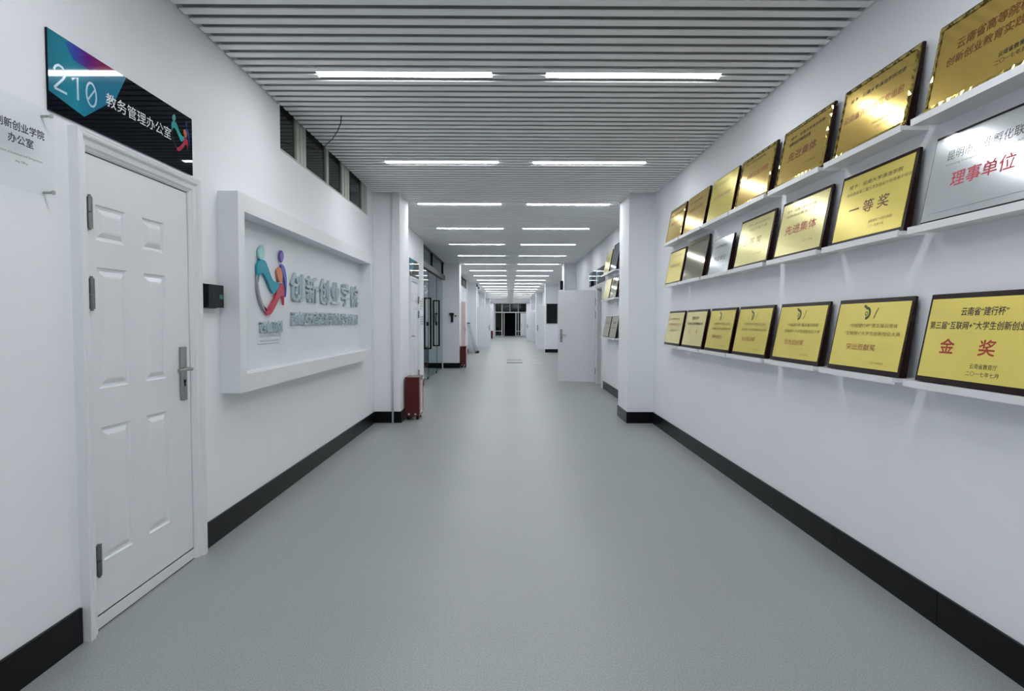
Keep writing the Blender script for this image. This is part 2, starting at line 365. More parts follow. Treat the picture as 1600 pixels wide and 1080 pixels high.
# ------------------------------------------------------------------ doors
def leaf_mesh(wd, ht, t, cols, rows):
    """door leaf with pressed panels; local x 0..wd, y 0..ht, front at z=0, back at z=-t"""
    bm = bmesh.new()
    xs = [0]; ys = [0]
    for a, c in cols: xs += [a, c]
    for a, c in rows: ys += [a, c]
    xs.append(wd); ys.append(ht)
    def quad(x0, x1, y0, y1, z=0.0): bm.faces.new([bm.verts.new(p) for p in ((x0,y0,z),(x1,y0,z),(x1,y1,z),(x0,y1,z))])
    for i in range(len(xs)-1):
        for j in range(len(ys)-1):
            x0, x1, y0, y1 = xs[i], xs[i+1], ys[j], ys[j+1]
            if i % 2 == 1 and j % 2 == 1:
                rings = []
                for ins, z in ((0, 0), (.006, -.007), (.016, -.008), (.036, .0005), (.044, 0.0015)):
                    rings.append([bm.verts.new(p) for p in ((x0+ins,y0+ins,z),(x1-ins,y0+ins,z),(x1-ins,y1-ins,z),(x0+ins,y1-ins,z))])
                for r, s in zip(rings, rings[1:]):
                    for q in range(4): bm.faces.new((r[q], r[(q+1)%4], s[(q+1)%4], s[q]))
                bm.faces.new(rings[-1])
            else: quad(x0, x1, y0, y1)
    for q in (((0,0,0),(0,ht,0),(0,ht,-t),(0,0,-t)), ((wd,0,0),(wd,0,-t),(wd,ht,-t),(wd,ht,0)), ((0,0,0),(0,0,-t),(wd,0,-t),(wd,0,0)), ((0,ht,0),(wd,ht,0),(wd,ht,-t),(0,ht,-t)), ((0,0,-t),(0,ht,-t),(wd,ht,-t),(wd,0,-t))):
        bm.faces.new([bm.verts.new(p) for p in q])
    bmesh.ops.remove_doubles(bm, verts=bm.verts[:], dist=1e-5)
    return bm
def casing(parent, x0, x1, y1, m=FRAMEM, wd=.078, name='door_frame'):
    prof = [(0,-.06),(0,.008),(.006,.016),(.012,.018),(.020,.026),(.040,.030),(.050,.040),(.058,.042),(.064,.038),(.070,.040),(wd,.040),(wd,0)]
    bm = bmesh.new(); rows = []
    for a, z in prof:
        rows.append([bm.verts.new(p) for p in ((x0-a,0,z),(x0-a,y1+a,z),(x1+a,y1+a,z),(x1+a,0,z))])
    for r, s in zip(rows, rows[1:]):
        for q in range(3): bm.faces.new((r[q], r[q+1], s[q+1], s[q]))
    bm.faces.new([r[0] for r in rows]); bm.faces.new([r[3] for r in rows][::-1])
    return obj(name, bm, m, parent)
def hinge(parent, x, y, z=.012, h=.125):
    bm = bmesh.new(); tube(bm, [(x, y-h/2, z), (x, y-.002, z)], .010, 12); tube(bm, [(x, y+.002, z), (x, y+h/2, z)], .010, 12)
    tube(bm, [(x, y-h/2-.008, z), (x, y-h/2, z)], .006, 10); tube(bm, [(x, y+h/2, z), (x, y+h/2+.008, z)], .006, 10)
    bx(bm, x-.004, x+.030, y-h/2, y+h/2, z-.012, z-.008)
    return obj('hinge', bm, DSTEEL, parent)
def handle(parent, x, y, dirn, z=0.0, s=1.0):
    e = bmesh.new(); bx(e, x-.026*s, x+.026*s, y-.165*s, y+.115*s, z, z+.009); bevel(e, .006, 2)
    p = obj('handle_plate', e, STEEL, parent)
    if True:
        g = bmesh.new()
        tube(g, [(x, y, z+.008), (x, y, z+.045), (x+dirn*.012, y, z+.055), (x+dirn*.05, y+.002, z+.055), (x+dirn*.125, y-.002, z+.052)], .0095*s, 10)
        obj('lever', g, STEEL, parent)
        k = bmesh.new(); tube(k, [(x+.004, y-.065*s, z+.009), (x+.004, y-.065*s, z+.0115)], .009, 12); bx(k, x, x+.008, y-.092*s, y-.066*s, z+.009, z+.0115)
        obj('keyhole', k, BLACKP, parent)
# door 210
d = thing('door_1', 'closed white six-panel door under the black 210 sign', 'door', (XL, 2.385, 0), 'left', kind='structure')
casing(d, 0, .752, 1.985)
box('threshold', FRAMEM, d, 0.0, .752, .007, .055, -.06, .010, .002, 2); box('threshold_gap', RUBBER_GAP, d, 0, .752, 0, .007, -.05, .004)
boxes('gap_shade_strip', RUBBER_GAP, d, [(0, .0045, .058, 1.985, -.03, -.002), (.7475, .752, .058, 1.985, -.03, -.002), (0, .752, 1.980, 1.985, -.03, -.002), (0, .752, .0555, .0615, -.03, .003)])  # black strips added to paint the shade in the gaps round the leaf
lf = obj('door_leaf', leaf_mesh(.743, 1.918, .045, [(.055, .245), (.365, .535)], [(.215, .785), (.950, 1.462), (1.573, 1.722)]), DOORM, d); lf.location = (.0045, .062, .004)
for y in (1.74, 1.41, .30): hinge(d, .002, y, .022)
handle(lf, .672, .985, -1, .002)
# the second door on the left
d = thing('door_2', 'closed white door between the first left column and the glass partition', 'door', (XL, 10.09, 0), 'left', kind='structure')
casing(d, 0, .87, 2.0)
box('threshold', FRAMEM, d, 0, .87, 0, .055, -.06, .012)
lf = obj('door_leaf', leaf_mesh(.864, 1.935, .045, [(.10, .37), (.49, .76)], [(.215, .785), (.93, 1.46), (1.58, 1.74)]), DOORM, d); lf.location = (.003, .06, .004)
for y in (1.70, 1.43, .32): hinge(d, .868, y, .022)
handle(lf, .07, .98, 1, .002)
# swung-open doors further along the corridor; (x0, y0) is the end of the leaf on the left as seen, ang turns it
def open_door(n, x0, y0, ang, wd, ht, label, m=DOORM, free='right', s=1.0, hinges=True):
    t = thing(n, label, 'door', (x0, y0, 0), ((math.cos(ang), math.sin(ang), 0), (0, 0, 1), (math.sin(ang), -math.cos(ang), 0)), kind='structure')
    lf = obj('door_leaf', leaf_mesh(wd, ht, .04, [], []), m, t); lf.location = (0, .025, 0)
    if free == 'right': handle(lf, wd-.07, 1.0, -1, .001, s)
    else: handle(lf, .07, 1.0, 1, .001, s)
    if hinges:
        for y in (1.72, 1.45, .26): hinge(t, wd+.008 if free == 'left' else -.008, y, -.004)
    return t
open_door('door_3', 1.045, 12.47, -.27, .795, 1.945, 'open white door swung out from the right wall, nearest of the open doors', free='left')
t = thing('door_frame', 'white door frame in the right wall beside the nearest open door', 'door frame', (XR, 12.235, 0), 'right', kind='structure'); casing(t, 0, .81, 1.985, name='frame_moulding')
open_door('door_4', XL-.02, 20.08, PI/2-.20, .84, 1.98, 'beige-pink door standing ajar in the left wall behind the far red cabinet', PINKDOOR)
open_door('door_5', XL+.01, 29.3, -.03, .78, 2.0, 'open grey-white door swung out from the left wall far down the corridor')
open_door('door_6', 1.24, 26.75, -.62, .72, 2.0, 'open white door on the right just past the black notice board', free='left')
open_door('door_7', 1.10, 37.9, -.20, .78, 2.02, 'open white door on the right farther down the corridor', free='left')
# small rooms behind the open doorways
def room(nm, x0, x1, y0, y1, lab):
    bm = bmesh.new(); t = .08
    if x0 > 0: bx(bm, x1, x1+t, y0, y1, 0, 2.7)
    else: bx(bm, x0-t, x0, y0, y1, 0, 2.7)
    bx(bm, x0, x1, y0-t, y0, 0, 2.7); bx(bm, x0, x1, y1, y1+t, 0, 2.7); bx(bm, x0, x1, y0, y1, 2.7, 2.78)
    tag(obj(nm, bm, WALL), lab, 'room', kind='structure')
room('wall_room_right', XR+T+.01, 3.6, 10.6, 13.6, 'plain room behind the nearest open door on the right')
room('wall_room_left', -3.8, XL-T-.01, 19.6, 22.5, 'plain room behind the ajar pinkish door')
room('wall_room_left_far', -3.8, XL-T-.01, 28.8, 31.0, 'plain room behind the far open door on the left')
room('wall_room_right_far', XR+T+.21, 3.6, 25.25, 27.2, 'plain room behind the far open door on the right')
room('wall_room_right_farthest', XR+T+.01, 3.6, 36.5, 38.6, 'plain room behind the farthest open door on the right')

# ------------------------------------------------------------------ glass partition of the side hall
gx = -1.83
g = thing('glass_partition', 'dark-framed glass partition with transom lights on the left past the second door', 'partition', (gx, 11.73, 0), 'left')
gl = 4.41
for (a, c) in ((0.0, .05), (1.93, 1.99), (4.10, 4.17)): box('mullion', BLACKM, g, a, c, 2.56, 2.91, -.03, .03, .003, 1)
box('mullion', FRAMEM, g, 4.12, 4.15, 0, 2.44, -.02, .02, .003, 1)
box('mullion', DGREYM, g, 0.0, .05, 0, 2.44, -.03, .03, .003, 1)
box('transom_beam', DGREYM, g, 0, gl, 2.44, 2.56, -.05, .05, .004, 1)
box('head_rail', BLACKM, g, 0, gl, 2.885, 2.925, -.03, .03, .003, 1)
for (a, c) in ((.05, 1.93), (1.99, 4.10)): box('transom_pane', GLASS, g, a, c, 2.56, 2.885, -.006, .006)
box('side_pane', GLASS, g, 2.92, 4.10, .015, 2.44, -.006, .006)
def pull(parent, x):
    bm = bmesh.new(); w = .022
    for s in (-1, 1):
        z0, z1 = (.008, .085) if s > 0 else (-.085, -.008)
        bx(bm, x-w, x+w, .68, .71, z0, z1); bx(bm, x-w, x+w, 1.80, 1.83, z0, z1)
        zz = (.055, .092) if s > 0 else (-.092, -.055)
        bx(bm, x-w, x+w, .68, 1.83, *zz)
    bx(bm, x-.02, x+.02, 1.20, 1.29, -.03, .03)
    return obj('pull_handle', bm, BLACKM, parent)
for nm, y0, y1, px, lab in (('glass_door', .06, 1.36, 1.26, 'nearer frameless glass door leaf with tall black pull handles'), ('glass_door', 1.40, 2.88, 2.80, 'farther frameless glass door leaf with tall black pull handles and dark edge')):
    t = thing(nm, lab, 'glass door', (gx, 11.73, 0), 'left', 'frameless glass doors of the partition')
    box('glass_leaf', GLASS, t, y0, y1, .02, 2.43, -.006, .006)
    box('edge_strip', DGREYM, t, y1+.001, y1+.012, .012, 2.43, -.009, .009); box('floor_pivot', DGREYM, t, y1-.12, y1+.005, .004, .06, -.015, .015, .003, 1)
    pull(t, px)

# ------------------------------------------------------------------ glazed end of the corridor
e = thing('end_glazing', 'white-framed dark glazing with a doorway at the far end of the corridor', 'glazing', (0, YE-.055, 0), 'front')
FRW = mat('white_aluminium_frame', (0.62, 0.64, 0.66), 0.35, var=.02)
fz = (-.05, -.004); yt = 2.08
vx = [(-1.30, -1.24, 0, ez), (-.70, -.62, 0, ez-.0), (-.50, -.44, 0, yt), (.54, .62, 0, yt), (.76, .82, 0, ez), (1.49, 1.55, 0, ez), (.02, .08, yt, ez)]
for (a, c, b0, b1) in vx: box('mullion', FRW, e, a, c, b0, b1, *fz, .004, 1)
for (a, c, b0, b1) in ((-1.24, 1.49, yt, yt+.09), (-1.24, 1.49, ez-.05, ez), (-1.24, -.70, .42, .48), (.82, 1.49, .42, .48), (.62, .76, .42, .48), (-1.24, -.5, 0, .05), (.62, 1.49, 0, .05)): box('transom', FRW, e, a, c, b0, b1, fz[0]+.003, fz[1]-.003)
for (a, c, b0, b1) in ((-1.24, -.70, .48, yt), (-1.24, -.70, .05, .42), (-.62, -.50, .05, yt), (.62, .76, .48, yt), (.82, 1.49, .48, yt), (.82, 1.49, .05, .42), (-1.24, -.70, yt+.09, ez-.05), (-.62, .02, yt+.09, ez-.05), (.08, .76, yt+.09, ez-.05), (.82, 1.49, yt+.09, ez-.05)):
    box('pane', GLASSW, e, a, c, b0, b1, -.012, -.006)
bm = bmesh.new(); bx(bm, -2.2, 2.4, YE+3.2, YE+3.3, 0, ROOF); bx(bm, -2.3, -2.2, YE+.22, YE+3.3, 0, ROOF); bx(bm, 2.4, 2.5, YE+.22, YE+3.3, 0, ROOF); bx(bm, -2.3, 2.5, YE+.22, YE+3.3, ROOF, ROOF+.1); bx(bm, -2.3, 2.5, YE+.26, YE+3.3, -.12, -.01)
NIGHT = mat('lobby_night_dark', (0.006, 0.007, 0.012), 0.9)  # near-black colour stands in for the dark beyond the end glass
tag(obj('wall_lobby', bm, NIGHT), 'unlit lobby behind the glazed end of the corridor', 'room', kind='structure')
open_door('door_8', .98, YE-.75, .10, .52, 2.02, 'white door swung open in front of the right side of the end glazing', free='left', hinges=False)

# ------------------------------------------------------------------ sign above door 210
def emblem(parent, ox, oy, sx, sy, z0, z1, mats, pre='emblem_'):
    """two-figure emblem, outline in a 0..1 square"""
    def P(l): return [(ox+x*sx, oy+y*sy) for x, y in l]
    sh = {
     'head_left': ([(.16,.985),(.06,.90),(.08,.79),(.17,.79),(.235,.89),(.20,.975)], 0),
     'body_left': ([(.01,.55),(.0,.66),(.05,.75),(.16,.785),(.27,.76),(.36,.66),(.46,.55),(.58,.49),(.71,.50),(.68,.41),(.54,.315),(.46,.35),(.36,.45),(.24,.56),(.14,.59),(.06,.55),(.03,.45)], 1),
     'arc': ([(.0,.55),(.025,.42),(.07,.28),(.16,.15),(.28,.06),(.20,.055),(.11,.14),(.03,.26),(-.005,.40)], 2),
     'body_right': ([(.72,.46),(.82,.49),(.89,.44),(.90,.32),(.88,.15),(.85,.26),(.77,.29),(.68,.21),(.55,.10),(.40,.0),(.29,.0),(.17,.13),(.30,.075),(.43,.15),(.57,.26),(.65,.37)], 3),
     'shoulder': ([(.74,.73),(.66,.68),(.68,.57),(.74,.505),(.83,.52),(.845,.62),(.80,.70)], 4),
     'back': ([(.80,.76),(.865,.785),(.955,.71),(1.0,.57),(.985,.36),(.95,.28),(.965,.42),(.91,.57),(.845,.66)], 5),
     'head_right': ([(.83,1.0),(.77,.93),(.775,.85),(.83,.815),(.885,.87),(.895,.955)], 6)}
    for k, (l, i) in sh.items():
        bm = bmesh.new(); prism(bm, smooth_pts(P(l), 5), z0, z1); obj(pre + k, bm, mats[i], parent)
EM1 = [mat('emblem_mint', (0.34, 0.62, 0.62), .25), ramp_mat('emblem_teal', [(0, (0.04, 0.36, 0.42)), (1, (0.01, 0.30, 0.42))], 0, .4, rough=.2), mat('emblem_grey', (0.35, 0.33, 0.36), .25), mat('emblem_red', (0.50, 0.035, 0.07), .25),
       mat('emblem_orange', (0.62, 0.20, 0.10), .25), mat('emblem_blue', (0.10, 0.12, 0.50), .25), mat('emblem_violet', (0.16, 0.10, 0.42), .25)]
s = thing('door_sign', 'glossy black, teal and magenta sign 210 above the near left door', 'sign', (XL, 2.208, 2.086), 'left')
SW, SH = .985, .302
box('backing_panel', SIGNK, s, 0, SW, 0, SH, .002, .009, .0008, 1)
zf = .0094
def printed(name, pts, m, z=zf): bm = bmesh.new(); prism(bm, pts, z-.0003, z); return obj(name, bm, m, s)
printed('teal_print', [(.001, .001+.070), (.181, .036), (.372, .175), (.446, .300), (.001, .301)], TEAL)
printed('magenta_print', [(.085, .285), (.110, .301), (.418, .301), (.405, .296), (.30, .245), (.235, .235), (.13, .238)], MAG, zf+.0004)
bm = bmesh.new(); dz = (.0096, .0104)
stroke(bm, [(.028,.160),(.036,.176),(.052,.186),(.070,.184),(.082,.172),(.082,.156),(.070,.138),(.028,.094),(.030,.092),(.090,.092)], .009, *dz)
obj('numeral', bm, PALEL, s); bm = bmesh.new(); stroke(bm, [(.118,.160),(.148,.178),(.148,.090)], .010, *dz); obj('numeral', bm, PALEL, s); bm = bmesh.new()
z = [(.224+.028*math.cos(a), .140+.047*math.sin(a)) for a in [2*math.pi*k/24 for k in range(24)]]
stroke(bm, z, .008, *dz, closed=True); stroke(bm, [(.206,.116),(.243,.164)], .007, *dz)
obj('numeral', bm, PALEL, s)
text('lettering', s, '教务管理办公室', .549, .158, .062, WHITEL, .0100, width=.475)
EM2 = [mat('sign_emblem_mint', (0.12, 0.38, 0.36), .05), mat('sign_emblem_teal', (0.03, 0.33, 0.33), .05), mat('sign_emblem_dark', (0.01, 0.03, 0.05), .05), mat('sign_emblem_red', (0.45, 0.03, 0.06), .05),
       mat('sign_emblem_orange', (0.60, 0.16, 0.06), .05), mat('sign_emblem_blue', (0.02, 0.07, 0.28), .05), mat('sign_emblem_navy', (0.01, 0.03, 0.12), .05)]
emblem(s, .792, .095, .165, .178, .0094, .0102, EM2)
for (x, y) in ((.02, .02), (SW-.02, .02), (.02, SH-.02), (SW-.02, SH-.02)):
    bm = bmesh.new(); tube(bm, [(x, y, 0), (x, y, .002)], .006, 12); obj('spacer', bm, STEEL, s)
# second sign of the same kind
s2 = thing('door_sign', 'glossy dark teal sign above the second left door, reflecting the ceiling strips', 'sign', (XL, 10.06, 2.09), 'left')
s = s2
box('backing_panel', SIGNK, s2, 0, 1.0, 0, .31, .002, .009, .0008, 1)
printed('teal_print', [(.001, .071), (.181, .036), (.40, .175), (.446, .305), (.001, .305)], TEAL)
# signs on the right wall above the open door
for yy, lb in ((12.26, 'dark glossy sign on the right wall above the open door frame'), (13.42, 'dark glossy sign on the right wall behind the open door')):
    s = thing('door_sign', lb, 'sign', (XR, yy, 2.09), 'right')
    box('backing_panel', SIGNK, s, 0, 1.02, 0, .31, .002, .009, .0008, 1)
    printed('teal_print', [(.001, .071), (.181, .036), (.40, .175), (.446, .305), (.001, .305)], TEAL)

# clear acrylic office plate, cut by the left edge of the picture
s = thing('acrylic_sign', 'clear acrylic office name plate on steel standoffs left of door 210', 'sign', (XL, 1.885, 1.755), 'left')
box('acrylic_plate', ACRY, s, 0, .315, 0, .315, .028, .033, .001, 1)
text('lettering', s, '创新创业学院', .163, .213, .034, NAVY, .0336, width=.205, bold=.022)
text('lettering', s, '办公室', .163, .168, .034, NAVY, .0336, width=.105, bold=.022)
text('caption', s, 'School of Innovation and Entrepreneur', .163, .116, .012, INKG, .0336, width=.185)
text('caption', s, 'ship Office', .163, .092, .012, INKG, .0336, width=.052)
for (x, y) in ((.018, .018), (.297, .018), (.018, .297), (.297, .297)):
    bm = bmesh.new(); tube(bm, [(x, y, 0), (x, y, .027)], .005, 12); tube(bm, [(x, y, .034), (x, y, .039)], .008, 14); obj('standoff', bm, STEEL, s)

# access reader
s = thing('card_reader', 'black wall-mounted access reader with a small green display beside the sign box', 'reader', (XL, 3.252, 1.372), 'left')
box('back_plate', BLACKP, s, 0, .165, 0, .138, 0, .012, .004, 2)
bm = bmesh.new(); bx(bm, .01, .178, .004, .134, .012, .048); bevel(bm, .010, 3); obj('housing', bm, BLACKP, s)
box('display', GREENLED, s, .130, .166, .055, .080, .0475, .0490, .0004, 1)
box('top_trim', STEEL, s, .03, .16, .1335, .1355, .018, .036)
bm = bmesh.new(); tube(bm, [(.065, .07, .047), (.065, .07, .0495)], .022, 20); obj('sensor_ring', bm, DGREYM, s)

# ------------------------------------------------------------------ white sign box with raised emblem and letters
s = thing('sign_box', 'deep white framed sign box with raised emblem and grey letters on the left wall', 'sign', (XL, 3.475, .865), 'left')
BW, BH, BD = 3.36, 1.205, .12
K = 1.018
def gy(Y): return Y*K - 3.475
def gz(Z): return 1.3 + (Z - 1.3)*K - .865
for_inner = -.045
bm = bmesh.new()
for q in ((.083, BW-.083, .104, .108, -.045, 0), (.083, BW-.083, BH-.108, BH-.104, -.045, 0), (.079, .083, .104, BH-.104, -.045, 0), (BW-.083, BW-.079, .104, BH-.104, -.045, 0), (0, BW, 0, .108, 0, BD), (0, BW, BH-.108, BH, 0, BD), (0, .082, .108, BH-.108, 0, BD), (BW-.082, BW, .108, BH-.108, 0, BD)): bx(bm, *q)
bmesh.ops.remove_doubles(bm, verts=bm.verts[:], dist=1e-6)
BOXM = mat('white_box_lacquer', (0.76, 0.775, 0.80), 0.4, var=.01)
obj('outer_frame', bm, BOXM, s)
box('back_panel', mat('pale_box_panel', (0.70, 0.73, 0.77), 0.35, var=.012), s, .083, BW-.083, .109, BH-.109, -.010, -.002)
def gbx(y0, z0, y1, z1): return (y0-3.475, z0-.865, y1-3.475, z1-.865)
emblem(s, gy(3.898), gz(1.346), .506*K, .474*K, .004, .018, EM1)
for i, ch in enumerate('创新创业学院'):
    text('raised_letter', s, ch, gy((4.63, 4.982, 5.315, 5.648, 5.995, 6.352)[i]), gz(1.568), .243, GREYL, .010, width=.266, bold=.014, thick=.008)
text('raised_lettering', s, '西山区云南滇池学院大学生创业园', gy(5.485), gz(1.320), .122, GREYL, .008, width=1.99, bold=.012, thick=.006)
text('raised_lettering', s, '西山双创', gy(4.135), gz(1.258), .092, GREYL, .008, width=.39, bold=.014, thick=.006)
text('caption', s, 'XISHAN INNOVATION AND', gy(4.14), gz(1.195), .021, GREYL, .0005, width=.38)
text('caption', s, 'ENTREPRENEURSHIP', gy(4.14), gz(1.163), .021, GREYL, .0005, width=.36)
for (x, y) in ((3.92, 1.14), ):
    box('caption_line', GREYL, s, gy(x), gy(x)+.38, gz(y), gz(y)+.005, -.0015, .002)

# loose cable hanging out of the ceiling
bm = bmesh.new()
P0 = [Vector(p) for p in ((-1.325, 4.64, 2.93), (-1.345, 4.70, 2.885), (-1.40, 4.80, 2.850), (-1.50, 4.97, 2.828), (-1.60, 5.13, 2.835), (-1.66, 5.26, 2.852), (-1.735, 5.36, 2.868))]
tube(bm, P0, .0035, 6)
tag(obj('cable', bm, BLACKP, smooth=True), 'thin black cable hanging from the ceiling slats to the high window', 'cable')

# pipe on the face of the nearest left column
bm = bmesh.new(); tube(bm, [(-1.488, 7.388, .002), (-1.488, 7.388, H-.004)], .013, 12)
t = thing('wall_pipe', 'thin white vertical conduit on the face of the nearest left column', 'pipe', (0, 0, 0), 'up'); obj('conduit', bm, DOORM, t, smooth=True)
for z in (.4, 1.5, 2.6): box('clip', DOORM, t, -1.508, -1.468, 7.385, 7.409, z, z+.02)

# notices on the left wall before the glass partition
for i, (y0, y1, z0, z1) in enumerate(((11.22, 11.45, 1.19, 1.42), (11.48, 11.66, 1.22, 1.42), (11.25, 11.40, 1.50, 1.72), (11.44, 11.60, 1.50, 1.77))):
    lab = ['lower white notice nearer the second door', 'lower white notice beside the glass partition', 'upper white notice nearer the second door', 'upper white notice beside the glass partition'][i]
    t = thing('notice', lab, 'notice', (XL, y0, z0), 'left', 'notices beside the glass partition')
    w_, h_ = y1-y0, z1-z0
    box('sheet', PAPER, t, 0, w_, 0, h_, .001, .004)
    for k in range(4): box('printed_line', INKB if k == 0 else NAVY, t, .02, w_-.02-.02*(k % 2), h_-.04-.045*k, h_-.025-.045*k, .0041, .0046)
# T-shaped fitting on the second left column
t = thing('wall_hook', 'dark T-shaped fitting on the face of the second left column', 'fitting', (-1.587, 16.138, 1.28), 'front')
box('stem', BLACKM, t, -.028, .028, 0, .20, 0, .04, .006, 2); box('head', BLACKM, t, -.075, .05, .20, .255, 0, .05, .006, 2); box('keeper', DGREYM, t, .075, .115, .16, .19, 0, .02, .003, 1)

# ------------------------------------------------------------------ fire cabinets
def fire_cabinet(x0, y0, wd, dp, ht, lab):
    t = thing('fire_cabinet', lab, 'fire cabinet', (x0, y0, 0), 'up', 'red fire extinguisher cabinets along the left wall')
    bm = bmesh.new(); bx(bm, 0, wd, 0, dp, .045, ht-.02); bevel(bm, .006, 2); obj('body', bm, RED, t)
    box('lid', RED, t, -.006, wd+.006, -.008, dp+.006, ht-.02, ht, .004, 2)
    bm = bmesh.new(); bx(bm, wd+.0005, wd+.006, .02, dp-.02, .08, ht-.05); obj('door_panel', bm, REDP, t)
    box('door_rim', RED, t, wd+.0065, wd+.010, .02, .035, .08, ht-.05); box('door_rim', RED, t, wd+.0065, wd+.010, dp-.035, dp-.02, .08, ht-.05)
    for (a, c) in ((.015, .03), (wd-.045, .03), (.015, dp-.06), (wd-.045, dp-.06)): box('foot', BLACKM, t, a, a+.03, c, c+.03, 0, .045)
    for a in (.25, .72): 
        bm = bmesh.new(); tube(bm, [(wd*a, -.004, .075), (wd*a, .002, .075)], .014, 14); obj('vent_plug', bm, ALU, t)
    return t
fire_cabinet(-1.366, 7.62, .180, .32, .565, 'red fire extinguisher cabinet at the foot of the nearest left column')
fire_cabinet(-1.372, 16.28, .155, .45, .60, 'red fire extinguisher cabinet at the foot of the second left column')
fire_cabinet(-1.37, 42.6, .15, .35, .62, 'small red fire extinguisher cabinet near the far end of the corridor')

# folded stepladder leaning on the left wall before the third column
t = thing('stepladder', 'folded aluminium stepladder with black feet leaning at the third left column', 'ladder', (-1.50, 23.7, 0), 'up')
def P3(u, z, off): return (-.19 + .32*(1-z/1.22) + 0*u + (u)*.02, off + u*.34 , z)
for sgn in (0, 1):
    bm = bmesh.new(); tube(bm, [P3(sgn, .03, 0), P3(sgn, 1.22, 0)], .034, 8); obj('front_rail', bm, ALU, t)
    bm = bmesh.new(); tube(bm, [(P3(sgn, .03, 0)[0]+.06, P3(sgn, .03, 0)[1], .03), P3(sgn, 1.15, 0)], .028, 8); obj('rear_rail', bm, ALU, t)
    bm = bmesh.new(); a = P3(sgn, 0, 0); bx(bm, a[0]-.03, a[0]+.10, a[1]-.03, a[1]+.03, 0, .09); obj('foot', bm, RUBBER_GAP, t)
for z in (.25, .5, .75, 1.0):
    bm = bmesh.new(); a = P3(0, z, 0); c = P3(1, z, 0); bx(bm, min(a[0], c[0])-.03, max(a[0], c[0])+.03, a[1], c[1], z-.012, z+.012); obj('step', bm, ALU, t)
bm = bmesh.new(); a = P3(0, 1.22, 0); c = P3(1, 1.22, 0); bx(bm, a[0]-.05, c[0]+.05, a[1]-.03, c[1]+.03, 1.21, 1.25); obj('top_cap', bm, BLACKP, t)

# security cameras / brackets under the ceiling
t = thing('security_camera', 'white camera on a black bracket high on the third left column', 'camera', (CXL, 24.5, 2.62), 'up')
bm = bmesh.new(); tube(bm, [(0, .08, .30), (.02, .06, .20), (.05, .04, .12)], .03, 10); obj('bracket', bm, BLACKP, t)
bm = bmesh.new(); bx(bm, .03, .17, -.10, .20, .02, .14); bevel(bm, .02, 3); obj('camera_body', bm, DOORM, t)
bm = bmesh.new(); tube(bm, [(.10, -.115, .08), (.10, -.10, .08)], .035, 16); obj('lens', bm, BLACKP, t)
t = thing('speaker_box', 'small black box on a rod beside the second right column, above the open door', 'fitting', (1.42, 15.9, 2.17), 'up')
box('black_box', BLACKP, t, -.04, .04, -.06, .06, 0, .24, .006, 2)
bm = bmesh.new(); tube(bm, [(0, 0, .24), (0, 0, H-2.17)], .008, 8); obj('hanging_rod', bm, ALU, t)
# notice board on third right column
t = thing('notice_board', 'black rectangular notice board on the face of the third right column', 'board', (1.56, 24.445, 1.235), 'front')
box('board', BLACKP, t, 0, .45, 0, .81, 0, .03, .004, 2)
for k in range(5): box('printed_line', DGREYM, t, .27, .33, .12+.13*k, .17+.13*k, .0305, .032)
box('frame_edge', BLACKM, t, -.008, .458, -.008, .0, 0, .034); box('frame_edge', BLACKM, t, -.008, .458, .81, .818, 0, .034)
# metal strips in the floor
FSM = mat('worn_floor_metal', (0.04, 0.045, 0.05), .4, .6, var=.2); FSL = mat('bright_floor_metal', (0.55, 0.56, 0.60), .3, .6, var=.1)
for i, (x0, x1, y0, y1, m, lab) in enumerate(((-.08, .42, 18.15, 18.55, FSM, 'nearer dark metal strip set in the floor mid-corridor'), (-.08, .42, 19.5, 19.7, FSM, 'farther dark metal strip set in the floor mid-corridor'),
        (.72, 1.02, 17.9, 18.15, FSL, 'nearer bright metal strip set in the floor on the right'), (.72, 1.02, 19.2, 19.5, FSL, 'farther bright metal strip set in the floor on the right'))):
    tag(box('floor_strip', m, None, x0, x1, y0, y1, .0005, .006, .002, 1), lab, 'floor strip', 'metal strips in the floor')

# ------------------------------------------------------------------ award plaques on their ledges
HB = .373
lean = Vector((.067, 0, .367)).normalized()
PF = ((0, -1, 0), tuple(lean), (-lean.z, 0, lean.x))
def board_mesh(wd, ht, frame_z=.0):
    bm = bmesh.new(); x = wd/2
    fr = [(-x,0,0),(x,0,0),(x,ht,0),(-x,ht,0)]
    bk = [(-x,0,-.036),(x,0,-.036),(x,ht,-.013),(-x,ht,-.013)]
    a = [bm.verts.new(p) for p in fr]; c = [bm.verts.new(p) for p in bk]
    bm.faces.new(a); bm.faces.new(c[::-1])
    for i in range(4): bm.faces.new((a[i], c[i], c[(i+1)%4], a[(i+1)%4]))
    bevel(bm, .004, 2)
    return bm
def rim_mesh(wd, ht, rw=.017, n=26):
    """faceted polished border: a ring of small tilted facets"""
    bm = bmesh.new(); rnd = random.Random(3)
    def run(x0, y0, dx, dy, L, nx, ny):
        k = max(3, int(L / .022)); st = L / k
        for i in range(k):
            a = Vector((x0+dx*st*i, y0+dy*st*i)); c = Vector((x0+dx*st*(i+1), y0+dy*st*(i+1))); q = Vector((nx, ny))*rw
            h1, h2 = (.0008, .0042) if i % 2 else (.0042, .0008)
            v = [bm.verts.new(p) for p in ((a.x,a.y,.0006+h1*.3),(c.x,c.y,.0006+h2*.3),((c+q).x,(c+q).y,.0010+h2),((a+q).x,(a+q).y,.0010+h1))]
            bm.faces.new(v)
    x = wd/2
    run(-x, 0, 1, 0, wd, 0, 1); run(-x, ht, 1, 0, wd, 0, -1); run(-x, rw, 0, 1, ht-2*rw, 1, 0); run(x, rw, 0, 1, ht-2*rw, -1, 0)
    return bm
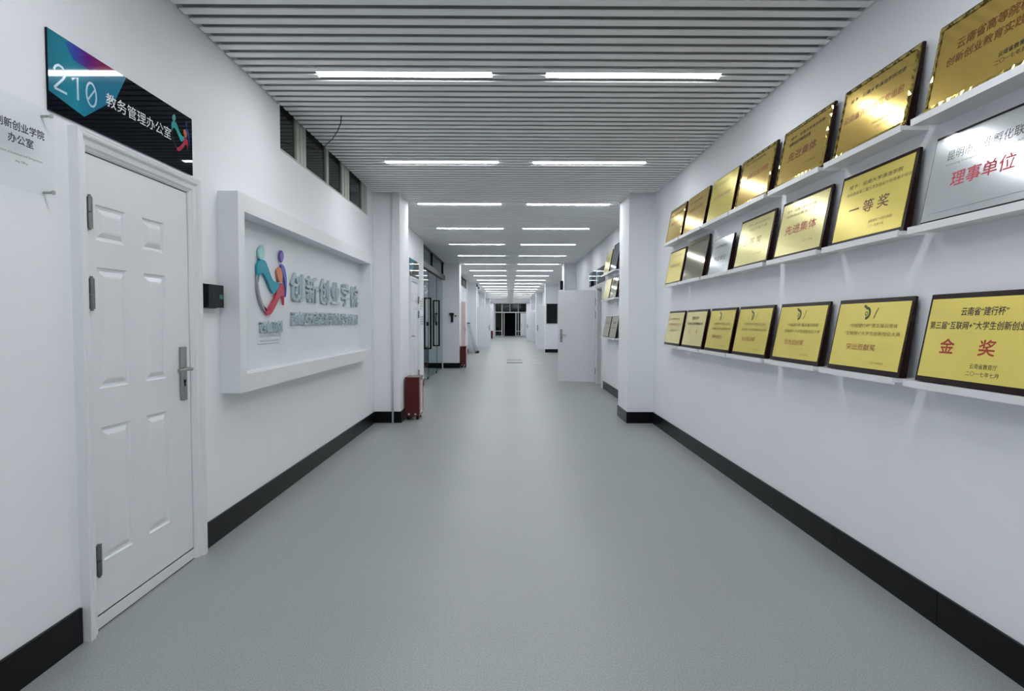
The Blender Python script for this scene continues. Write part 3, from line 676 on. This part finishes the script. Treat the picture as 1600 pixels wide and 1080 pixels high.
def swirl(parent, cx, cy, s):
    bm = bmesh.new(); pts = []
    for k in range(13):
        a = math.radians(100 - k*22); pts.append((cx + s*.5*math.cos(a), cy + s*.5*math.sin(a)))
    stroke(bm, [(cx-s*.55, cy+s*.75), (cx-s*.2, cy+s*.6)] + pts[:10], s*.27, .0030, .0034)
    stroke(bm, [(cx + s*.18*math.cos(t), cy - s*.05 + s*.18*math.sin(t)) for t in [k*.63 for k in range(10)]], s*.09, .0030, .0034, closed=True)
    obj('printed_emblem', bm, INKGR, parent)
    bm = bmesh.new(); stroke(bm, [(cx+s*1.7, cy+s*.5), (cx+s*1.45, cy), (cx+s*1.25, cy-s*.5)], s*.10, .0030, .0034); obj('printed_emblem', bm, INKG, parent)
cache = {}
def plaque(yc, zb, lab, plate, wd=.59, ht=HB, margin=(.017, .017), rim=False, lines=(), wood=WOOD, emb=False, name='award_plaque', group=None, xb=1.752):
    t = thing(name, lab, 'plaque', (xb, yc, zb), PF, group)
    key = ('b', wd, ht, wood.name)
    if key not in cache: cache[key] = mesh('board', board_mesh(wd, ht), wood)
    obj('board', cache[key], wood, t)
    mx, my = margin
    key = ('p', wd, ht, mx, my, plate.name)
    if key not in cache:
        bm = bmesh.new(); bx(bm, -wd/2+mx, wd/2-mx, my, ht-my, .0004, .0028); bevel(bm, .0008, 1); cache[key] = mesh('metal_plate', bm, plate)
    obj('metal_plate', cache[key], plate, t)
    if rim:
        key = ('r', wd, ht)
        if key not in cache: cache[key] = mesh('ornate_rim', rim_mesh(wd-2*mx, ht-2*my), GOLDB)
        o = obj('ornate_rim', cache[key], GOLDB, t); o.location = (0, my, .0024)
    if plate is SILVER and wd > .5:
        bm = bmesh.new(); bx(bm, -wd/2+.040, wd/2-.040, .040, ht-.034, .0026, .0054); bevel(bm, .0022, 2); obj('raised_panel', bm, SILVER, t); tz = .0058
    else: tz = .0033
    for (bd, u, v, sz, m, wdt, bold) in lines:
        text('lettering', t, bd, u, v, sz, m, tz, width=wdt, bold=bold)
    if emb: swirl(t, -.035, ht*.80, .052)
    return t
def shelf(yn, yf, zt, lab, group):
    t = thing('wall_shelf', lab, 'shelf', (XR, (yn+yf)/2, zt), 'right', group)
    L = (yf - yn)/2
    box('board', SHELFM, t, -L, L, -.018, 0, .0005, .118, .002, 1)
    box('front_lip', SHELFM, t, -L, L, -.026, .0035, .118, .126, .0015, 1)
    return t
HDR = '授予：云南大学滇池学院'
YS = [(1.905, 2.495), (2.597, 3.187), (3.285, 3.875), (3.975, 4.565), (4.63, 5.215), (5.30, 5.915), (5.99, 6.57)]
A = [
 ('gold plaque with two brown headline lines, top row, cut by the right edge', GOLD, [('云南省高等院校', .0, .246, .046, INKN, .335, .012), ('创新创业教育实践基地', .02, .188, .042, INKN, .46, .012), ('云南省教育厅', .13, .098, .022, INKB, .13, .01), ('二〇一七年五月', .13, .070, .020, INKB, .15, .0)], True),
 ('gold plaque with orange headline and bright glare, top row, second from the right edge', GOLD, [(HDR+'党委', .0, .290, .024, INKB, .43, .008), ('云南省先进基层党组织', -.01, .195, .042, INKO, .47, .0), ('中共云南省委教育工委', .11, .100, .018, INKG, .17, .0), ('二〇一六年七月', .12, .074, .018, INKG, .13, .0)], True),
 ('dark gold plaque with brush-style headline, top row, third from the right edge', GOLD, [(HDR, .02, .300, .022, INKB, .40, .008), ('创新创业学院党支部', -.06, .262, .026, INKB, .26, .015), ('先进集体', .0, .175, .062, INKN, .34, .015), ('二〇一七年七月', .11, .085, .018, INKG, .15, .0)], True),
 ('gold plaque with a glare band and one headline, top row, fourth from the right edge', GOLD, [(HDR, -.04, .320, .018, INKG, .34, .0), ('创新创业学院', .03, .215, .046, INKO, .36, .006)], True),
 ('gold plaque with small brown lines, top row, fifth from the right edge', GOLDY, [(HDR, -.06, .310, .020, INKG, .34, .0), ('优秀组织单位', .0, .200, .036, INKO, .38, .0), ('二〇一六年', .12, .09, .018, INKG, .10, .0)], False),
 ('gold plaque with a glare across its lower half, top row, second from the column', GOLD, [(HDR, -.04, .300, .022, INKG, .36, .0), ('就业创业先进单位', .0, .225, .034, INKO, .40, .0)], False),
 ('gold plaque at the far end of the top row, next to the column', GOLD, [(HDR, 0, .290, .024, INKG, .40, .0), ('创业示范基地', .0, .200, .038, INKO, .38, .0)], True)]
B = [
 ('large silver plaque with crimson headline, middle row, cut by the right edge', SILVER, [('昆明市创业孵化联盟', .0, .272, .044, INKB, .40, .0), ('Kunming Entrepreneurship Incubation Alliance', .0, .232, .014, INKG, .40, .0), ('理事单位', -.005, .165, .066, INKRR, .30, .014)], False),
 ('yellow plaque reading first prize, middle row, second from the right edge', GOLDY, [(HDR, .0, .300, .024, INKG, .42, .008), ('在云南省第二届大学生创业计划竞赛中荣获', .03, .262, .020, INKG, .50, .0), ('一 等 奖', -.01, .172, .070, INKN, .32, .012), ('云南省教育厅 共青团云南省委', .11, .085, .016, INKG, .18, .0), ('二〇一五年十月', .08, .060, .016, INKG, .12, .0)], False),
 ('pale gold plaque with red brush-style headline, middle row, third from the right edge', GOLDP, [(HDR, -.03, .300, .020, INKG, .36, .0), ('创新创业教育工作', -.03, .268, .020, INKG, .36, .0), ('先进集体', .0, .175, .064, INKR, .38, .012), ('二〇一六年', .12, .080, .016, INKG, .12, .0)], False),
 ('pale gold plaque with faint lettering, middle row, fourth from the right edge', GOLDP, [(HDR, .04, .315, .020, INKG, .36, .0), ('创业计划大赛', .04, .278, .022, INKG, .30, .0), ('二 等 奖', -.02, .185, .060, INKG, .32, .0), ('二〇一五年', .10, .085, .016, INKG, .14, .0)], False),
 ('small silver plaque with dark headline, middle row', SILVER, [('云南大学滇池学院', -.02, .235, .024, INKB, .26, .01), ('先进单位', .0, .130, .050, INKB, .27, .01), ('二〇一五年', .08, .055, .016, INKB, .12, .0)], False),
 ('blank champagne mirror plaque, middle row, second from the column', BRONZE, [], False),
 ('gold plaque at the far end of the middle row, next to the column', GOLDY, [(HDR, 0, .300, .024, INKG, .40, .0), ('优秀组织奖', .0, .200, .040, INKO, .34, .0), ('二〇一四年', .10, .085, .018, INKG, .12, .0)], False)]
CUP1, CUP2 = '“中国建行杯”第五届云南省', '“互联网+”大学生创新创业大赛'
def cup(award): return [(CUP1, .03, .235, .022, INKG, .38, .0), (CUP2, .03, .195, .022, INKG, .44, .0), (award, -.03, .125, .036, INKO, .24, .004), ('二〇一九年七月', .12, .052, .014, INKG, .10, .0)]
C = [
 ('yellow gold-award plaque with two black headline lines, bottom row, cut by the right edge', GOLDY, [('云南省“建行杯”', .0, .296, .036, INKB, .22, .014), ('第三届“互联网+”大学生创新创业大赛', .0, .240, .034, INKB, .53, .012), ('金', -.148, .155, .066, INKR, .075, .02), ('奖', .050, .155, .066, INKR, .075, .02), ('云南省教育厅', .05, .083, .022, INKB, .125, .0), ('二〇一七年七月', .05, .054, .020, INKB, .15, .0)], False),
 ('yellow plaque with green swirl emblem and orange line, bottom row, second from the right edge', GOLDY, cup('突出贡献奖'), True),
 ('yellow plaque with green swirl emblem and brown line, bottom row, third from the right edge', GOLDY, cup('优秀组织奖'), True),
 ('golden plaque with green swirl emblem, bottom row, fourth from the right edge', GOLDY, cup('先进集体奖'), True),
 ('golden plaque with green swirl emblem, bottom row, third from the column', GOLDY, cup('创新创业奖'), True),
 ('pale gold plaque with two dark lines, bottom row, second from the column', GOLDP, [('云南省“建行杯”', .0, .290, .036, INKB, .20, .012), ('“互联网+”大学生创新创业大赛', .0, .235, .028, INKB, .46, .02), ('银', -.12, .155, .05, INKR, .05, .0), ('奖', .10, .155, .05, INKR, .05, .0)], False),
 ('pale gold plaque at the far end of the bottom row, next to the column', GOLDP, [('创新创业教育', .0, .285, .022, INKO, .30, .0), ('云南省高校众创空间示范基地', .0, .225, .028, INKR, .46, .0), ('云南省教育厅', .0, .16, .022, INKG, .30, .0)], False)]
rown = ['top', 'middle', 'bottom']
pos = ['cut by the right edge', 'second from the right edge', 'third from the right edge', 'fourth from the right edge', 'fifth from the right edge', 'second from the column', 'next to the column']
for r, (ROW, zb, grp) in enumerate(((A, 2.172, 'plaques of the top row'), (B, 1.712, 'plaques of the middle row'), (C, 1.053, 'plaques of the bottom row'))):
    for i, (lab, plate, lines, flag) in enumerate(ROW):
        yn, yf = YS[i]; wd = yf - yn - .001; ht = HB; mg = (.018, .018); wood = WOOD; wn, wf = yn, yf
        yc = (yn+yf)/2
        if r == 0: mg = (.006, .007)
        if r == 1 and i == 0: mg = (.007, .012)
        if r == 1 and i == 4: wd, ht, mg, yc = .465, .312, (.006, .006), 4.915
        if r == 1 and i == 5: wd, ht, mg = .60, .40, (.001, .001)
        if r == 2: mg = (.014, .022)
        rim = flag and r == 0
        plaque(yc, zb, lab, plate, wd=round(wd, 3), ht=ht, margin=mg, rim=rim, lines=lines, wood=wood, emb=(r == 2 and flag), group=grp)
        shelf(wn-.008, wf+.030, zb-.0045, f'short white ledge under the {rown[r]}-row plaque {pos[i]}', f'white ledges of the {rown[r]} row')
# second group of plaques past the column
D = [(9.60, 10.20, 2.172, .47, CHROME, 'tall dark mirror plaque past the nearest right column, top row'), (10.30, 10.90, 2.172, .42, GOLDP, 'pale gold plaque past the nearest right column, top row'),
     (9.62, 10.22, 1.712, HB, BRONZE, 'peach-gold plaque past the nearest right column, middle row, nearer'), (10.30, 10.92, 1.712, HB, GOLDP, 'yellow-gold plaque past the nearest right column, middle row, farther'),
     (9.62, 10.22, 1.03, HB, BRONZE, 'grey-gold plaque past the nearest right column, bottom row, nearer'), (10.30, 10.92, 1.03, HB, BRONZE, 'grey-gold plaque past the nearest right column, bottom row, farther')]
for i, (yn, yf, zb, ht, plate, lab) in enumerate(D):
    ln = [] if plate is CHROME else [('荣誉证书', 0, .26, .05, INKG, .3, .0), (HDR, 0, .17, .02, INKG, .42, .0)]
    plaque((yn+yf)/2, zb, lab, plate, wd=round(yf-yn, 3), ht=ht, margin=(.008, .008), lines=ln, group='plaques past the nearest right column')
    shelf(yn-.03, yf+.03, zb-.0045, ['top', 'middle', 'bottom'][i//2] + ' white ledge past the nearest right column, ' + ('nearer' if i % 2 == 0 else 'farther'), 'white ledges past the nearest right column')
